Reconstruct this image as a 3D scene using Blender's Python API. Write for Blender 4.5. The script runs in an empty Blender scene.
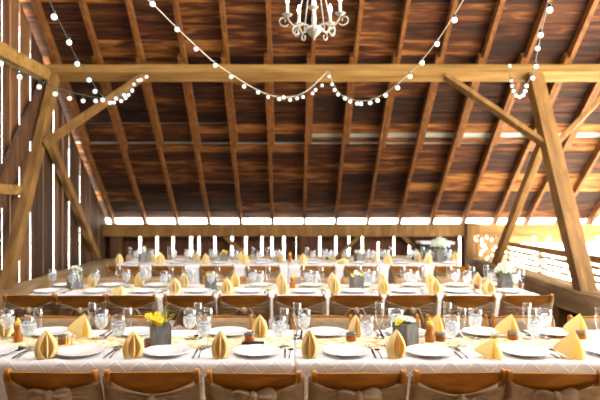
import bpy, bmesh, math, random
from mathutils import Vector, Matrix
random.seed(7)
SC = bpy.context.scene
COL = SC.collection
PI = math.pi
F = 583.0; CX = 291.0; CY = 206.0; CH = 1.58     # pinhole of the photograph: focal length, principal point, eye height

def X(px, d): return (px - CX) / F * d
def P(px, py, d): return Vector(((px - CX) / F * d, d, CH - (py - CY) / F * d))

# ------------------------------------------------------------------ materials
def new_mat(name):
    m = bpy.data.materials.new(name); m.use_nodes = True
    nt = m.node_tree; nt.nodes.clear()
    out = nt.nodes.new('ShaderNodeOutputMaterial')
    return m, nt, out

def N(nt, t, **kw):
    n = nt.nodes.new(t)
    for k, v in kw.items():
        if k in n.inputs: n.inputs[k].default_value = v
        else: setattr(n, k, v)
    return n

def ramp(nt, stops):
    r = nt.nodes.new('ShaderNodeValToRGB')
    e = r.color_ramp.elements
    while len(e) < len(stops): e.new(0.5)
    for i, (p, c) in enumerate(stops):
        e[i].position = p; e[i].color = (*c, 1)
    return r

def simple(name, col, rough=0.5, metal=0.0, spec=0.5, emit=None, es=0, sss=0, trans=0, coat=0):
    m, nt, out = new_mat(name)
    b = N(nt, 'ShaderNodeBsdfPrincipled')
    b.inputs['Base Color'].default_value = (*col, 1); b.inputs['Roughness'].default_value = rough
    b.inputs['Metallic'].default_value = metal; b.inputs['Specular IOR Level'].default_value = spec
    b.inputs['Transmission Weight'].default_value = trans
    b.inputs['Coat Weight'].default_value = coat
    if emit: b.inputs['Emission Color'].default_value = (*emit, 1); b.inputs['Emission Strength'].default_value = es
    # faint natural mottling
    tc = N(nt, 'ShaderNodeTexCoord'); no = N(nt, 'ShaderNodeTexNoise'); no.inputs['Scale'].default_value = 18
    nt.links.new(tc.outputs['Object'], no.inputs['Vector'])
    mx = N(nt, 'ShaderNodeMix', data_type='RGBA', blend_type='MULTIPLY'); mx.inputs[0].default_value = 1
    mx.inputs[6].default_value = (*col, 1)
    r = ramp(nt, [(0.3, (.9, .9, .9)), (0.7, (1, 1, 1))]); nt.links.new(no.outputs['Fac'], r.inputs[0])
    nt.links.new(r.outputs[0], mx.inputs[7]); nt.links.new(mx.outputs[2], b.inputs['Base Color'])
    nt.links.new(b.outputs[0], out.inputs[0])
    return m

def wood(name, stops, scale=(2, 20, 20), rough=0.7, island=0.5, grain=0.5, rot=(0, 0, 0), bump=0.25, spec=0.3, coat=0):
    m, nt, out = new_mat(name)
    b = N(nt, 'ShaderNodeBsdfPrincipled'); b.inputs['Roughness'].default_value = rough
    b.inputs['Specular IOR Level'].default_value = spec; b.inputs['Coat Weight'].default_value = coat
    tc = N(nt, 'ShaderNodeTexCoord'); mp = N(nt, 'ShaderNodeMapping')
    mp.inputs['Scale'].default_value = scale; mp.inputs['Rotation'].default_value = rot
    nt.links.new(tc.outputs['Object'], mp.inputs['Vector'])
    geo = N(nt, 'ShaderNodeNewGeometry'); oi = N(nt, 'ShaderNodeObjectInfo')
    ad = N(nt, 'ShaderNodeVectorMath', operation='MULTIPLY_ADD')
    cb = N(nt, 'ShaderNodeCombineXYZ')
    nt.links.new(geo.outputs['Random Per Island'], cb.inputs[0]); nt.links.new(oi.outputs['Random'], cb.inputs[1])
    nt.links.new(cb.outputs[0], ad.inputs[0]); ad.inputs[1].default_value = (37, 53, 11)
    nt.links.new(mp.outputs[0], ad.inputs[2])
    no = N(nt, 'ShaderNodeTexNoise'); no.inputs['Scale'].default_value = 1.0; no.inputs['Detail'].default_value = 6
    no.inputs['Distortion'].default_value = 0.6
    nt.links.new(ad.outputs[0], no.inputs['Vector'])
    # value = grain*noise + island*random
    mr = N(nt, 'ShaderNodeMapRange'); mr.inputs['From Min'].default_value = .25; mr.inputs['From Max'].default_value = .75
    nt.links.new(no.outputs['Fac'], mr.inputs['Value'])
    sm = N(nt, 'ShaderNodeMath', operation='MULTIPLY'); sm.inputs[1].default_value = grain
    nt.links.new(mr.outputs[0], sm.inputs[0])
    im = N(nt, 'ShaderNodeMath', operation='MULTIPLY_ADD'); im.inputs[1].default_value = island
    nt.links.new(geo.outputs['Random Per Island'], im.inputs[0]); nt.links.new(sm.outputs[0], im.inputs[2])
    r = ramp(nt, stops); nt.links.new(im.outputs[0], r.inputs[0])
    nt.links.new(r.outputs[0], b.inputs['Base Color'])
    if bump:
        bp = N(nt, 'ShaderNodeBump'); bp.inputs['Strength'].default_value = bump; bp.inputs['Distance'].default_value = .01
        nt.links.new(no.outputs['Fac'], bp.inputs['Height']); nt.links.new(bp.outputs[0], b.inputs['Normal'])
    nt.links.new(b.outputs[0], out.inputs[0])
    return m

SL = math.atan(0.835)
M = {}
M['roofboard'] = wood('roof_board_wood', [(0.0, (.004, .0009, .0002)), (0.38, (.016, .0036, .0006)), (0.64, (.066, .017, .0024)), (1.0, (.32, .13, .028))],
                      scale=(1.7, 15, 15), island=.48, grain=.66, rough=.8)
M['rafter'] = wood('rafter_wood', [(0, (.060, .018, .002)), (.5, (.135, .047, .006)), (1, (.25, .105, .021))], scale=(14, 1.6, 14), rot=(SL, 0, 0), island=.25, grain=.75)
M['purlin'] = wood('purlin_wood', [(0, (.12, .056, .010)), (.5, (.23, .122, .028)), (1, (.36, .215, .066))], scale=(1.1, 12, 12), island=0.1, grain=.8)
M['post'] = wood('post_wood', [(0, (.085, .037, .006)), (.5, (.18, .086, .017)), (1, (.28, .155, .040))], scale=(10, 3, 2), island=.1, grain=.8)
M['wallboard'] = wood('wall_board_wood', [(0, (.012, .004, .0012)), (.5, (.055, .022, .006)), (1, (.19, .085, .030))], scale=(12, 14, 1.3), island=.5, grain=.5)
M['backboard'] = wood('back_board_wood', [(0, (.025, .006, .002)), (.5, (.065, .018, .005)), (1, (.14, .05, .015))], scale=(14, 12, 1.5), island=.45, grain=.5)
M['sill'] = wood('weathered_sill_wood', [(0, (.10, .055, .020)), (.5, (.21, .13, .055)), (1, (.37, .255, .125))], scale=(9, 1.3, 9), island=0.1, grain=.85, bump=.6)
M['floorwood'] = wood('floor_wood', [(0, (.09, .05, .025)), (1, (.25, .16, .09))], scale=(1.4, 12, 12), island=.5, grain=.5)
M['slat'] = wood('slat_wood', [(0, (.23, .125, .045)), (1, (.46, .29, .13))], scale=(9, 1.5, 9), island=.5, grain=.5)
M['chair'] = wood('honey_chair_wood', [(0, (.19, .064, .0045)), (.5, (.36, .14, .010)), (1, (.54, .25, .030))], scale=(5, 22, 22), rough=.32, island=.15, grain=.8, bump=.05, spec=.5)
M['crate'] = wood('grey_box_wood', [(0, (.065, .068, .066)), (.5, (.135, .14, .135)), (1, (.25, .25, .24))], scale=(30, 30, 9), island=.3, grain=.7)
M['cratetrim'] = wood('brown_box_wood', [(0, (.13, .085, .05)), (1, (.30, .21, .13))], scale=(30, 30, 9), island=.2, grain=.8)

def mat_burlap(nm, sheer):
    m, nt, out = new_mat(nm)
    b = N(nt, 'ShaderNodeBsdfPrincipled'); b.inputs['Roughness'].default_value = .9; b.inputs['Specular IOR Level'].default_value = .1
    tc = N(nt, 'ShaderNodeTexCoord')
    w1 = N(nt, 'ShaderNodeTexWave', bands_direction='X'); w1.inputs['Scale'].default_value = 90
    w2 = N(nt, 'ShaderNodeTexWave', bands_direction='Z'); w2.inputs['Scale'].default_value = 90
    no = N(nt, 'ShaderNodeTexNoise'); no.inputs['Scale'].default_value = 30
    for w in (w1, w2, no): nt.links.new(tc.outputs['Object'], w.inputs['Vector'])
    mu = N(nt, 'ShaderNodeMath', operation='MULTIPLY'); nt.links.new(w1.outputs['Fac'], mu.inputs[0]); nt.links.new(w2.outputs['Fac'], mu.inputs[1])
    ad = N(nt, 'ShaderNodeMath', operation='ADD'); nt.links.new(mu.outputs[0], ad.inputs[0]); nt.links.new(no.outputs['Fac'], ad.inputs[1])
    r = ramp(nt, [(.3, (.36, .265, .155)), (1.0, (.62, .49, .32))]); nt.links.new(ad.outputs[0], r.inputs[0])
    nt.links.new(r.outputs[0], b.inputs['Base Color'])
    tr = N(nt, 'ShaderNodeBsdfTranslucent'); nt.links.new(r.outputs[0], tr.inputs['Color'])
    mx = N(nt, 'ShaderNodeMixShader'); mx.inputs[0].default_value = .4
    nt.links.new(b.outputs[0], mx.inputs[1]); nt.links.new(tr.outputs[0], mx.inputs[2])
    tp = N(nt, 'ShaderNodeBsdfTransparent'); m2 = N(nt, 'ShaderNodeMixShader'); m2.inputs[0].default_value = sheer
    nt.links.new(mx.outputs[0], m2.inputs[1]); nt.links.new(tp.outputs[0], m2.inputs[2])
    nt.links.new(m2.outputs[0], out.inputs[0])
    return m
M['burlap'] = mat_burlap('burlap', .33); M['gathered'] = mat_burlap('gathered_burlap', .06)

def mat_cloth():
    m, nt, out = new_mat('pintuck_tablecloth')
    b = N(nt, 'ShaderNodeBsdfPrincipled'); b.inputs['Roughness'].default_value = .6; b.inputs['Sheen Weight'].default_value = .1
    uv = N(nt, 'ShaderNodeUVMap'); sx = N(nt, 'ShaderNodeSeparateXYZ'); nt.links.new(uv.outputs[0], sx.inputs[0])
    def line(op):
        a = N(nt, 'ShaderNodeMath', operation=op); nt.links.new(sx.outputs[0], a.inputs[0]); nt.links.new(sx.outputs[1], a.inputs[1])
        pp = N(nt, 'ShaderNodeMath', operation='PINGPONG'); pp.inputs[1].default_value = .0725; nt.links.new(a.outputs[0], pp.inputs[0])
        s = N(nt, 'ShaderNodeMapRange', interpolation_type='SMOOTHSTEP'); s.inputs['From Min'].default_value = .0; s.inputs['From Max'].default_value = .0065
        s.inputs['To Min'].default_value = 1; s.inputs['To Max'].default_value = 0
        nt.links.new(pp.outputs[0], s.inputs['Value']); return s
    l1, l2 = line('ADD'), line('SUBTRACT')
    mx = N(nt, 'ShaderNodeMath', operation='MAXIMUM'); nt.links.new(l1.outputs[0], mx.inputs[0]); nt.links.new(l2.outputs[0], mx.inputs[1])
    r = ramp(nt, [(0, (.66, .64, .63)), (1, (.90, .90, .89))]); nt.links.new(mx.outputs[0], r.inputs[0])  # satin highlight on the pintuck ridges painted in as whiter lines
    nt.links.new(r.outputs[0], b.inputs['Base Color'])
    bp = N(nt, 'ShaderNodeBump'); bp.inputs['Strength'].default_value = .5; bp.inputs['Distance'].default_value = .004
    nt.links.new(mx.outputs[0], bp.inputs['Height']); nt.links.new(bp.outputs[0], b.inputs['Normal'])
    nt.links.new(b.outputs[0], out.inputs[0])
    return m
M['cloth'] = mat_cloth()

def mat_runner():
    m, nt, out = new_mat('gold_lace_runner')
    b = N(nt, 'ShaderNodeBsdfPrincipled'); b.inputs['Roughness'].default_value = .7
    tc = N(nt, 'ShaderNodeTexCoord')
    v = N(nt, 'ShaderNodeTexVoronoi', feature='SMOOTH_F1'); v.inputs['Scale'].default_value = 26
    no = N(nt, 'ShaderNodeTexNoise'); no.inputs['Scale'].default_value = 40
    nt.links.new(tc.outputs['Object'], v.inputs['Vector']); nt.links.new(tc.outputs['Object'], no.inputs['Vector'])
    ad = N(nt, 'ShaderNodeMath', operation='MULTIPLY_ADD'); ad.inputs[1].default_value = .8
    nt.links.new(v.outputs['Distance'], ad.inputs[0]); nt.links.new(no.outputs['Fac'], ad.inputs[2])
    r = ramp(nt, [(.55, (.52, .29, .05)), (.72, (.68, .50, .22)), (.88, (.76, .68, .50))]); nt.links.new(ad.outputs[0], r.inputs[0])
    nt.links.new(r.outputs[0], b.inputs['Base Color']); nt.links.new(b.outputs[0], out.inputs[0])
    return m
M['runner'] = mat_runner()

def mat_glass(name, tint, edge):
    m, nt, out = new_mat(name)
    t = N(nt, 'ShaderNodeBsdfTransparent'); g = N(nt, 'ShaderNodeBsdfGlossy'); g.inputs['Roughness'].default_value = .14
    g.inputs['Color'].default_value = (.95, .97, 1, 1)
    lw = N(nt, 'ShaderNodeLayerWeight'); lw.inputs['Blend'].default_value = .35
    r = ramp(nt, [(0, tint), (1, edge)]); nt.links.new(lw.outputs['Facing'], r.inputs[0]); nt.links.new(r.outputs[0], t.inputs['Color'])
    mr = N(nt, 'ShaderNodeMapRange'); mr.inputs['To Min'].default_value = .07; mr.inputs['To Max'].default_value = .6
    nt.links.new(lw.outputs['Facing'], mr.inputs['Value'])
    mx = N(nt, 'ShaderNodeMixShader'); nt.links.new(mr.outputs[0], mx.inputs[0])
    nt.links.new(t.outputs[0], mx.inputs[1]); nt.links.new(g.outputs[0], mx.inputs[2]); nt.links.new(mx.outputs[0], out.inputs[0])
    return m
M['glass'] = mat_glass('clear_glass', (.97, .98, .98), (.86, .89, .90))

def mat_ice():
    m, nt, out = new_mat('ice_water')
    t = N(nt, 'ShaderNodeBsdfTransparent'); t.inputs['Color'].default_value = (.93, .95, .96, 1)
    b = N(nt, 'ShaderNodeBsdfPrincipled'); b.inputs['Base Color'].default_value = (.82, .84, .86, 1); b.inputs['Roughness'].default_value = .15
    tl = N(nt, 'ShaderNodeBsdfTranslucent'); tl.inputs['Color'].default_value = (.9, .92, .94, 1)
    m1 = N(nt, 'ShaderNodeMixShader'); m1.inputs[0].default_value = .5
    nt.links.new(b.outputs[0], m1.inputs[1]); nt.links.new(tl.outputs[0], m1.inputs[2])
    tc = N(nt, 'ShaderNodeTexCoord'); v = N(nt, 'ShaderNodeTexVoronoi'); v.inputs['Scale'].default_value = 42
    nt.links.new(tc.outputs['Object'], v.inputs['Vector'])
    mr = N(nt, 'ShaderNodeMapRange'); mr.inputs['From Min'].default_value = .1; mr.inputs['From Max'].default_value = .7
    mr.inputs['To Min'].default_value = .85; mr.inputs['To Max'].default_value = .45
    nt.links.new(v.outputs['Distance'], mr.inputs['Value'])
    mx = N(nt, 'ShaderNodeMixShader'); nt.links.new(mr.outputs[0], mx.inputs[0])
    nt.links.new(t.outputs[0], mx.inputs[1]); nt.links.new(m1.outputs[0], mx.inputs[2]); nt.links.new(mx.outputs[0], out.inputs[0])
    return m
M['ice'] = mat_ice()

M['plate'] = simple('white_china', (.80, .80, .80), .18, coat=.3)
M['napkin'] = simple('yellow_napkin', (.97, .87, .45), .8, spec=.15)
def mat_nap():
    m = M['napkin']; nt = m.node_tree
    b = [n for n in nt.nodes if n.type == 'BSDF_PRINCIPLED'][0]; out = [n for n in nt.nodes if n.type == 'OUTPUT_MATERIAL'][0]
    tl = N(nt, 'ShaderNodeBsdfTranslucent'); tl.inputs['Color'].default_value = (1, .76, .26, 1)
    mx = N(nt, 'ShaderNodeMixShader'); mx.inputs[0].default_value = .36
    nt.links.new(b.outputs[0], mx.inputs[1]); nt.links.new(tl.outputs[0], mx.inputs[2]); nt.links.new(mx.outputs[0], out.inputs[0])
mat_nap()
M['steel'] = simple('polished_steel', (.55, .54, .52), .22, metal=1)
M['honey'] = simple('amber_honey', (.55, .19, .02), .12, trans=.25)
M['cap'] = simple('yellow_cap', (.85, .62, .04), .4)
M['jam'] = simple('amber_jam', (.42, .11, .015), .15, trans=.2)
M['jarlid'] = simple('pewter_lid', (.26, .24, .21), .35, metal=.8)
M['black'] = simple('black_plastic', (.012, .011, .011), .3)
M['iron'] = simple('aged_white_iron', (.40, .41, .37), .5, metal=.2)
M['candle'] = simple('ivory_candle_sleeve', (.85, .78, .62), .5)
M['flame'] = simple('lit_flame_bulb', (1, .9, .7), .4, emit=(1, .80, .48), es=30)
M['bulb'] = simple('lit_globe_bulb', (1, .97, .9), .3, emit=(1, .96, .86), es=.5)
M['bulbw'] = simple('lit_small_bulb', (1, .9, .7), .3, emit=(1, .84, .52), es=4)
M['cord'] = simple('dark_green_cord', (.02, .05, .04), .5)
M['cordl'] = simple('light_cord', (.5, .47, .38), .6)
M['leaf'] = simple('green_leaf', (.13, .25, .04), .5)
M['leafl'] = simple('bright_fern', (.36, .42, .07), .5)
M['yel'] = simple('yellow_petal', (.92, .70, .015), .6)
M['whitep'] = simple('white_petal', (.85, .86, .82), .6)
M['breath'] = simple('babys_breath', (.74, .80, .70), .8)
M['metalroof'] = simple('galvanised_roof_sheet', (.36, .40, .39), .5, metal=.1)
M['gravel'] = simple('pale_gravel', (.78, .73, .62), .95)
M['lidwhite'] = simple('white_lid', (.78, .80, .80), .5)
M['darkbox'] = simple('dark_box_side', (.02, .018, .016), .5)
M['tabletop'] = simple('folding_table_top', (.55, .52, .47), .5)

# ------------------------------------------------------------------ mesh builder
class MB:
    def __init__(s): s.bm = bmesh.new(); s.uv = None
    def hull(s, quadsA, quadsB):   # two rings of 4 -> box
        a = [s.bm.verts.new(p) for p in quadsA]; b = [s.bm.verts.new(p) for p in quadsB]
        n = len(a)
        s.bm.faces.new(a[::-1]); s.bm.faces.new(b)
        for i in range(n): s.bm.faces.new((a[i], a[(i+1) % n], b[(i+1) % n], b[i]))
    def box(s, c, size, rz=0, rx=0, ry=0):
        R = Matrix.Rotation(rz, 3, 'Z') @ Matrix.Rotation(ry, 3, 'Y') @ Matrix.Rotation(rx, 3, 'X')
        x, y, z = (v/2 for v in size); c = Vector(c)
        lo = [c + R @ Vector(p) for p in ((-x,-y,-z),(x,-y,-z),(x,y,-z),(-x,y,-z))]
        hi = [c + R @ Vector(p) for p in ((-x,-y,z),(x,-y,z),(x,y,z),(-x,y,z))]
        s.hull(lo, hi)
    def bar(s, p0, p1, w, h, up=(0, 0, 1), seg=1, jit=0.0, cham=0.0, rng=None):
        p0, p1 = Vector(p0), Vector(p1); t = (p1-p0).normalized(); up = Vector(up)
        sd = t.cross(up).normalized(); u = sd.cross(t).normalized()
        rng = rng or random
        prev = None; rings = []
        if cham: prof = [(-w/2+cham, -h/2), (w/2-cham, -h/2), (w/2, -h/2+cham), (w/2, h/2-cham), (w/2-cham, h/2), (-w/2+cham, h/2), (-w/2, h/2-cham), (-w/2, -h/2+cham)]
        else: prof = [(-w/2, -h/2), (w/2, -h/2), (w/2, h/2), (-w/2, h/2)]
        for k in range(seg+1):
            c = p0.lerp(p1, k/seg)
            ring = []
            for a, b in prof:
                j1, j2 = (rng.uniform(-jit, jit), rng.uniform(-jit, jit)) if jit else (0, 0)
                ring.append(s.bm.verts.new(c + sd*(a+j1) + u*(b+j2)))
            rings.append(ring)
        n = len(prof)
        for k in range(seg):
            for i in range(n):
                s.bm.faces.new((rings[k][i], rings[k][(i+1) % n], rings[k+1][(i+1) % n], rings[k+1][i]))
        s.bm.faces.new(rings[0][::-1]); s.bm.faces.new(rings[-1])
    def tube(s, pts, r, n=6, cap=True):
        pts = [Vector(p) for p in pts]; rings = []
        rr = r if isinstance(r, (list, tuple)) else [r]*len(pts)
        up = Vector((0, 0, 1))
        for k, p in enumerate(pts):
            t = (pts[min(k+1, len(pts)-1)] - pts[max(k-1, 0)]).normalized()
            a = t.cross(up)
            if a.length < 1e-3: a = t.cross(Vector((1, 0, 0)))
            a.normalize(); b = a.cross(t).normalized()
            rings.append([s.bm.verts.new(p + (a*math.cos(2*PI*i/n) + b*math.sin(2*PI*i/n))*rr[k]) for i in range(n)])
        for k in range(len(pts)-1):
            for i in range(n): s.bm.faces.new((rings[k][i], rings[k][(i+1) % n], rings[k+1][(i+1) % n], rings[k+1][i]))
        if cap: s.bm.faces.new(rings[0][::-1]); s.bm.faces.new(rings[-1])
    def lathe(s, prof, n=20, c=(0, 0, 0), close=False):
        c = Vector(c); rings = []
        for r, z in prof:
            if r < 1e-5: rings.append([s.bm.verts.new(c + Vector((0, 0, z)))])
            else: rings.append([s.bm.verts.new(c + Vector((r*math.cos(2*PI*i/n), r*math.sin(2*PI*i/n), z))) for i in range(n)])
        for k in range(len(rings)-1):
            A, B = rings[k], rings[k+1]
            for i in range(n):
                j = (i+1) % n
                if len(A) == 1 and len(B) == 1: continue
                if len(A) == 1: s.bm.faces.new((A[0], B[j], B[i]))
                elif len(B) == 1: s.bm.faces.new((A[i], A[j], B[0]))
                else: s.bm.faces.new((A[i], A[j], B[j], B[i]))
    def sphere(s, c, r, seg=10, rings=6, sc=(1, 1, 1)):
        m = Matrix.Translation(Vector(c)) @ Matrix.Diagonal((*[r*v for v in sc], 1))
        bmesh.ops.create_uvsphere(s.bm, u_segments=seg, v_segments=rings, radius=1, matrix=m)
    def ico(s, c, r):
        bmesh.ops.create_icosphere(s.bm, subdivisions=1, radius=r, matrix=Matrix.Translation(Vector(c)))
    def grid(s, fn, nu, nv, uvfn=None):
        V = [[s.bm.verts.new(fn(i/nu, j/nv)) for j in range(nv+1)] for i in range(nu+1)]
        if uvfn and s.uv is None: s.uv = s.bm.loops.layers.uv.new('UVMap')
        for i in range(nu):
            for j in range(nv):
                f = s.bm.faces.new((V[i][j], V[i+1][j], V[i+1][j+1], V[i][j+1]))
                if uvfn:
                    for lp, (a, b) in zip(f.loops, ((i, j), (i+1, j), (i+1, j+1), (i, j+1))):
                        lp[s.uv].uv = uvfn(a/nu, b/nv)
    def build(s, name, mat, parent=None, smooth=None, bevel=0, solid=0):
        bmesh.ops.recalc_face_normals(s.bm, faces=s.bm.faces)
        me = bpy.data.meshes.new(name); s.bm.to_mesh(me); s.bm.free()
        me.materials.append(mat)
        if smooth is not None:
            for p in me.polygons: p.use_smooth = True
            me.set_sharp_from_angle(angle=math.radians(smooth))
        o = bpy.data.objects.new(name, me); COL.objects.link(o)
        if parent: o.parent = parent
        if bevel:
            bv = o.modifiers.new('bevel', 'BEVEL'); bv.width = bevel; bv.segments = 2; bv.limit_method = 'ANGLE'
        if solid:
            sd = o.modifiers.new('solid', 'SOLIDIFY'); sd.thickness = solid; sd.offset = 0
        return o

def tag(o, label, cat, group=None):
    o['label'] = label; o['category'] = cat
    if group: o['group'] = group
    return o
def struct(o): o['kind'] = 'structure'; return o
def empty(name, loc=(0, 0, 0), rz=0):
    e = bpy.data.objects.new(name, None); e.empty_display_size = .05; COL.objects.link(e)
    e.location = loc; e.rotation_euler = (0, 0, rz); return e
def kids(o): return [c for c in list(COL.objects) if c.parent == o]
def copy_tree(o, parent=None, tree=None):
    c = o.copy(); COL.objects.link(c)
    if parent: c.parent = parent
    for ch in o.children: copy_tree(ch, c)
    return c
class Proto:
    def __init__(s, fn): s.fn = fn; s.root = None
    def put(s, loc, rz, label, cat, group, scale=None):
        if s.root is None: s.root = s.fn(); o = s.root
        else: o = copy_tree(s.root)
        o.location = loc; o.rotation_euler = (0, 0, rz)
        o.scale = scale if scale else (1, 1, 1)
        return tag(o, label, cat, group)

ORD = ['zeroth', 'first', 'second', 'third', 'fourth', 'fifth', 'sixth', 'seventh', 'eighth', 'ninth', 'tenth', 'eleventh', 'twelfth', 'thirteenth',
       'fourteenth', 'fifteenth', 'sixteenth', 'seventeenth', 'eighteenth', 'nineteenth', 'twentieth', 'twenty-first', 'twenty-second', 'twenty-third',
       'twenty-fourth', 'twenty-fifth', 'twenty-sixth']

# ------------------------------------------------------------------ barn shell
WX0, WX1 = -3.55, 5.9          # gable wall on the left, open bay on the right
YB = 11.1                      # back wall plate
YR = 4.2                       # ridge
def zb(y):                     # underside of the rafters
    return 1.275 + .835*(YB-y) if y >= YR else 1.275 + .835*(YB-YR) - .835*(YR-y)
ZS = .165                      # rafter depth measured vertically
YF = -1.2                      # front of the barn (behind the camera)

# floor: planks
b = MB(); y = YF
while y < 11.3:
    w = .2; b.box((-.05, y+w/2, -.02), (7.3, w-.006, .04)); y += w
struct(b.build('floor', M['floorwood']))
b = MB(); b.box((3, 8, -.35), (70, 70, .1)); struct(b.build('ground', M['gravel']))

# left gable wall, vertical boards with daylight between some of them
gaps = [(y_, .026) for y_ in (-.9, -.2, .5, 1.2, 1.9, 2.6, 3.2, 3.8, 4.3, 4.8, 5.3, 5.8, 6.25, 6.75)] + [(7.16, .028), (7.37, .030), (7.64, .029), (7.96, .033), (8.35, .032), (8.73, .050), (9.07, .026), (9.34, .046), (9.81, .040), (10.3, .028), (10.75, .02), (11.2, .01)]
b = MB(); prev = YF
rng = random.Random(3)
for gy, gw in gaps + [(11.3, .0)]:
    lo, hi = prev, gy-gw/2
    n = max(1, round((hi-lo)/.2)); step = (hi-lo)/n
    for k in range(n):
        y0, y1 = lo+k*step, lo+(k+1)*step-.002
        x = WX0 + rng.uniform(-.006, .006)
        z0 = 0.0
        t0, t1 = zb(y0)+.1, zb(y1)+.1
        b.hull([(x-.012, y0, z0), (x, y0, z0), (x, y1, z0), (x-.012, y1, z0)], [(x-.012, y0, t0), (x, y0, t0), (x, y1, t1), (x-.012, y1, t1)])
    prev = gy+gw/2
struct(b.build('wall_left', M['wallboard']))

# back wall boards with daylight gaps below the plate beam (px, width px, top y px)
bg = [(140, 4.2, 236), (157, 3.6, 236), (173, 3.2, 236), (191, 4.2, 236), (199, 3.2, 236), (215, 3.2, 236), (232, 3.6, 236), (246, 3.4, 236), (262, 3.2, 236),
      (272, 3, 236), (284, 3.4, 236), (308.5, 3.4, 236), (320, 3.2, 236), (336, 3.2, 236), (349, 2.8, 236), (362.5, 2.8, 236), (378.5, 2.4, 242), (394, 2.6, 236), (409.5, 2.4, 243), (460, 3.4, 237)]
b = MB(); rng = random.Random(5)
yw = 11.15; zt = 1.1; prev = WX0
def vboard(b, x0, x1, z0, z1, y, th=.025):
    b.box(((x0+x1)/2, y+th/2, (z0+z1)/2), (x1-x0, th, z1-z0))
for px, w, ty in bg + [(474, .5, 236)]:
    xc = X(px, yw); hw = w*.5/F*yw*.55
    lo, hi = prev, xc-hw
    n = max(1, round((hi-lo)/.26)); st = (hi-lo)/n
    for k in range(n): vboard(b, lo+k*st, lo+(k+1)*st-.003, 0, zt, yw+rng.uniform(0, .006))
    if ty > 238: vboard(b, xc-hw, xc+hw, CH-(ty-CY)/F*yw, zt, yw)
    prev = xc+hw
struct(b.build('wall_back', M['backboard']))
# right bay: pale boards, reaching low only beside the corner post
b = MB()
for k in range(8):
    x0 = 3.52+k*.29
    vboard(b, x0, x0+.29-(.05 if k in (3, 4, 5, 8) else .004), 0 if k < 2 else .87, 1.12, yw)
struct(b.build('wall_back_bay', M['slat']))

# roof: sheathing boards and the sheet metal over them
def roofpt(y, off): return zb(y) + ZS + off
b = MB(); rng = random.Random(11)
RX = [-3.4 + .609*i for i in range(17)]
def sheath(y1, y0, gap, x0=WX0-.1, x1=WX1, side=1):
    # one course of boards between y0 (upper) and y1 (lower)
    cuts = [x0]; i = rng.randint(1, 4)
    while i < len(RX): cuts.append(RX[i]); i += rng.randint(3, 6)
    cuts = [c for c in cuts if c <= x1-.3] + [x1]
    for a, c in zip(cuts, cuts[1:]):
        j = rng.uniform(0, .022)
        pr = []
        for xx in (a+.002, c-.002):
            pr.append([(xx, y0+gap, roofpt(y0+gap, j)), (xx, y1, roofpt(y1, j)), (xx, y1, roofpt(y1, j+.024)), (xx, y0+gap, roofpt(y0+gap, j+.024))])
        b.hull(pr[0], pr[1])
y = 11.235
while y > YR+.02:
    w = rng.uniform(.165, .235); y0 = y-w
    if y0 < 9.60 < y: y0 = 9.60
    if abs(y-9.60) < 1e-6:
        # the wide gap: closed on the left half by a narrow board, open on the right
        y0 = 9.52; 
        j = 0
        pr = [[(xx, y0+.01, roofpt(y0+.01, 0)), (xx, y, roofpt(y, 0)), (xx, y, roofpt(y, .028)), (xx, y0+.01, roofpt(y0+.01, .028))] for xx in (WX0-.1, .22)]
        b.hull(pr[0], pr[1]); y = y0; continue
    g = rng.choice([.008, .010, .012, .016, .024])
    if 9.62 < y0 < 9.80: g = .05
    sheath(y, max(y0, YR), g)
    y = y0
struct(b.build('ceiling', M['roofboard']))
b = MB()
y = YR
while y > YF:
    y0 = y; y1 = y-.22
    for a, c in (((WX0-.1, -3.4), (5.2, WX1)) if 2.25 < y1 < 3.9 else ((WX0-.1, 0.0), (0.0, WX1))):  # unseen skylight opening added in the front slope to light the tables
        pr = [[(xx, y1+.008, roofpt(y1, 0)), (xx, y0, roofpt(y0, 0)), (xx, y0, roofpt(y0, .028)), (xx, y1+.008, roofpt(y1, .028))] for xx in (a, c)]
        b.hull(pr[0], pr[1])
    y = y1
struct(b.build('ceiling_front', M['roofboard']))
b = MB()
for ya, yb_, xl, xr in ((11.25, YR, WX0-.2, WX1+.1), (YR, 4.1, WX0-.2, WX1+.1), (4.1, 2.35, WX0-.2, -3.4), (4.1, 2.35, 5.2, WX1+.1), (2.35, YF-.1, WX0-.2, WX1+.1)):  # sheet left open over the added skylight
    pr = [[(xx, ya, roofpt(ya, .055)), (xx, yb_, roofpt(yb_, .055)), (xx, yb_, roofpt(yb_, .062)), (xx, ya, roofpt(ya, .062))] for xx in (xl, xr)]
    b.hull(pr[0], pr[1])
struct(b.build('trim_roof_sheet', M['metalroof']))

# boarding behind the camera and an added right stretch, unseen, closed to block light
b = MB(); zt = zb(YF)+.1
x = WX0
while x < WX1:
    vboard(b, x, min(x+.247, WX1), 0, zt, YF); x += .25
struct(b.build('wall_front', M['wallboard']))
b = MB(); y = YF
while y < 2.3:
    b.hull([(WX1, y, 0), (WX1+.02, y, 0), (WX1+.02, y+.247, 0), (WX1, y+.247, 0)], [(WX1, y, zb(y)), (WX1+.02, y, zb(y)), (WX1+.02, y+.247, zb(y+.247)), (WX1, y+.247, zb(y+.247))]); y += .25
struct(b.build('wall_right_light_block', M['wallboard']))

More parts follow.
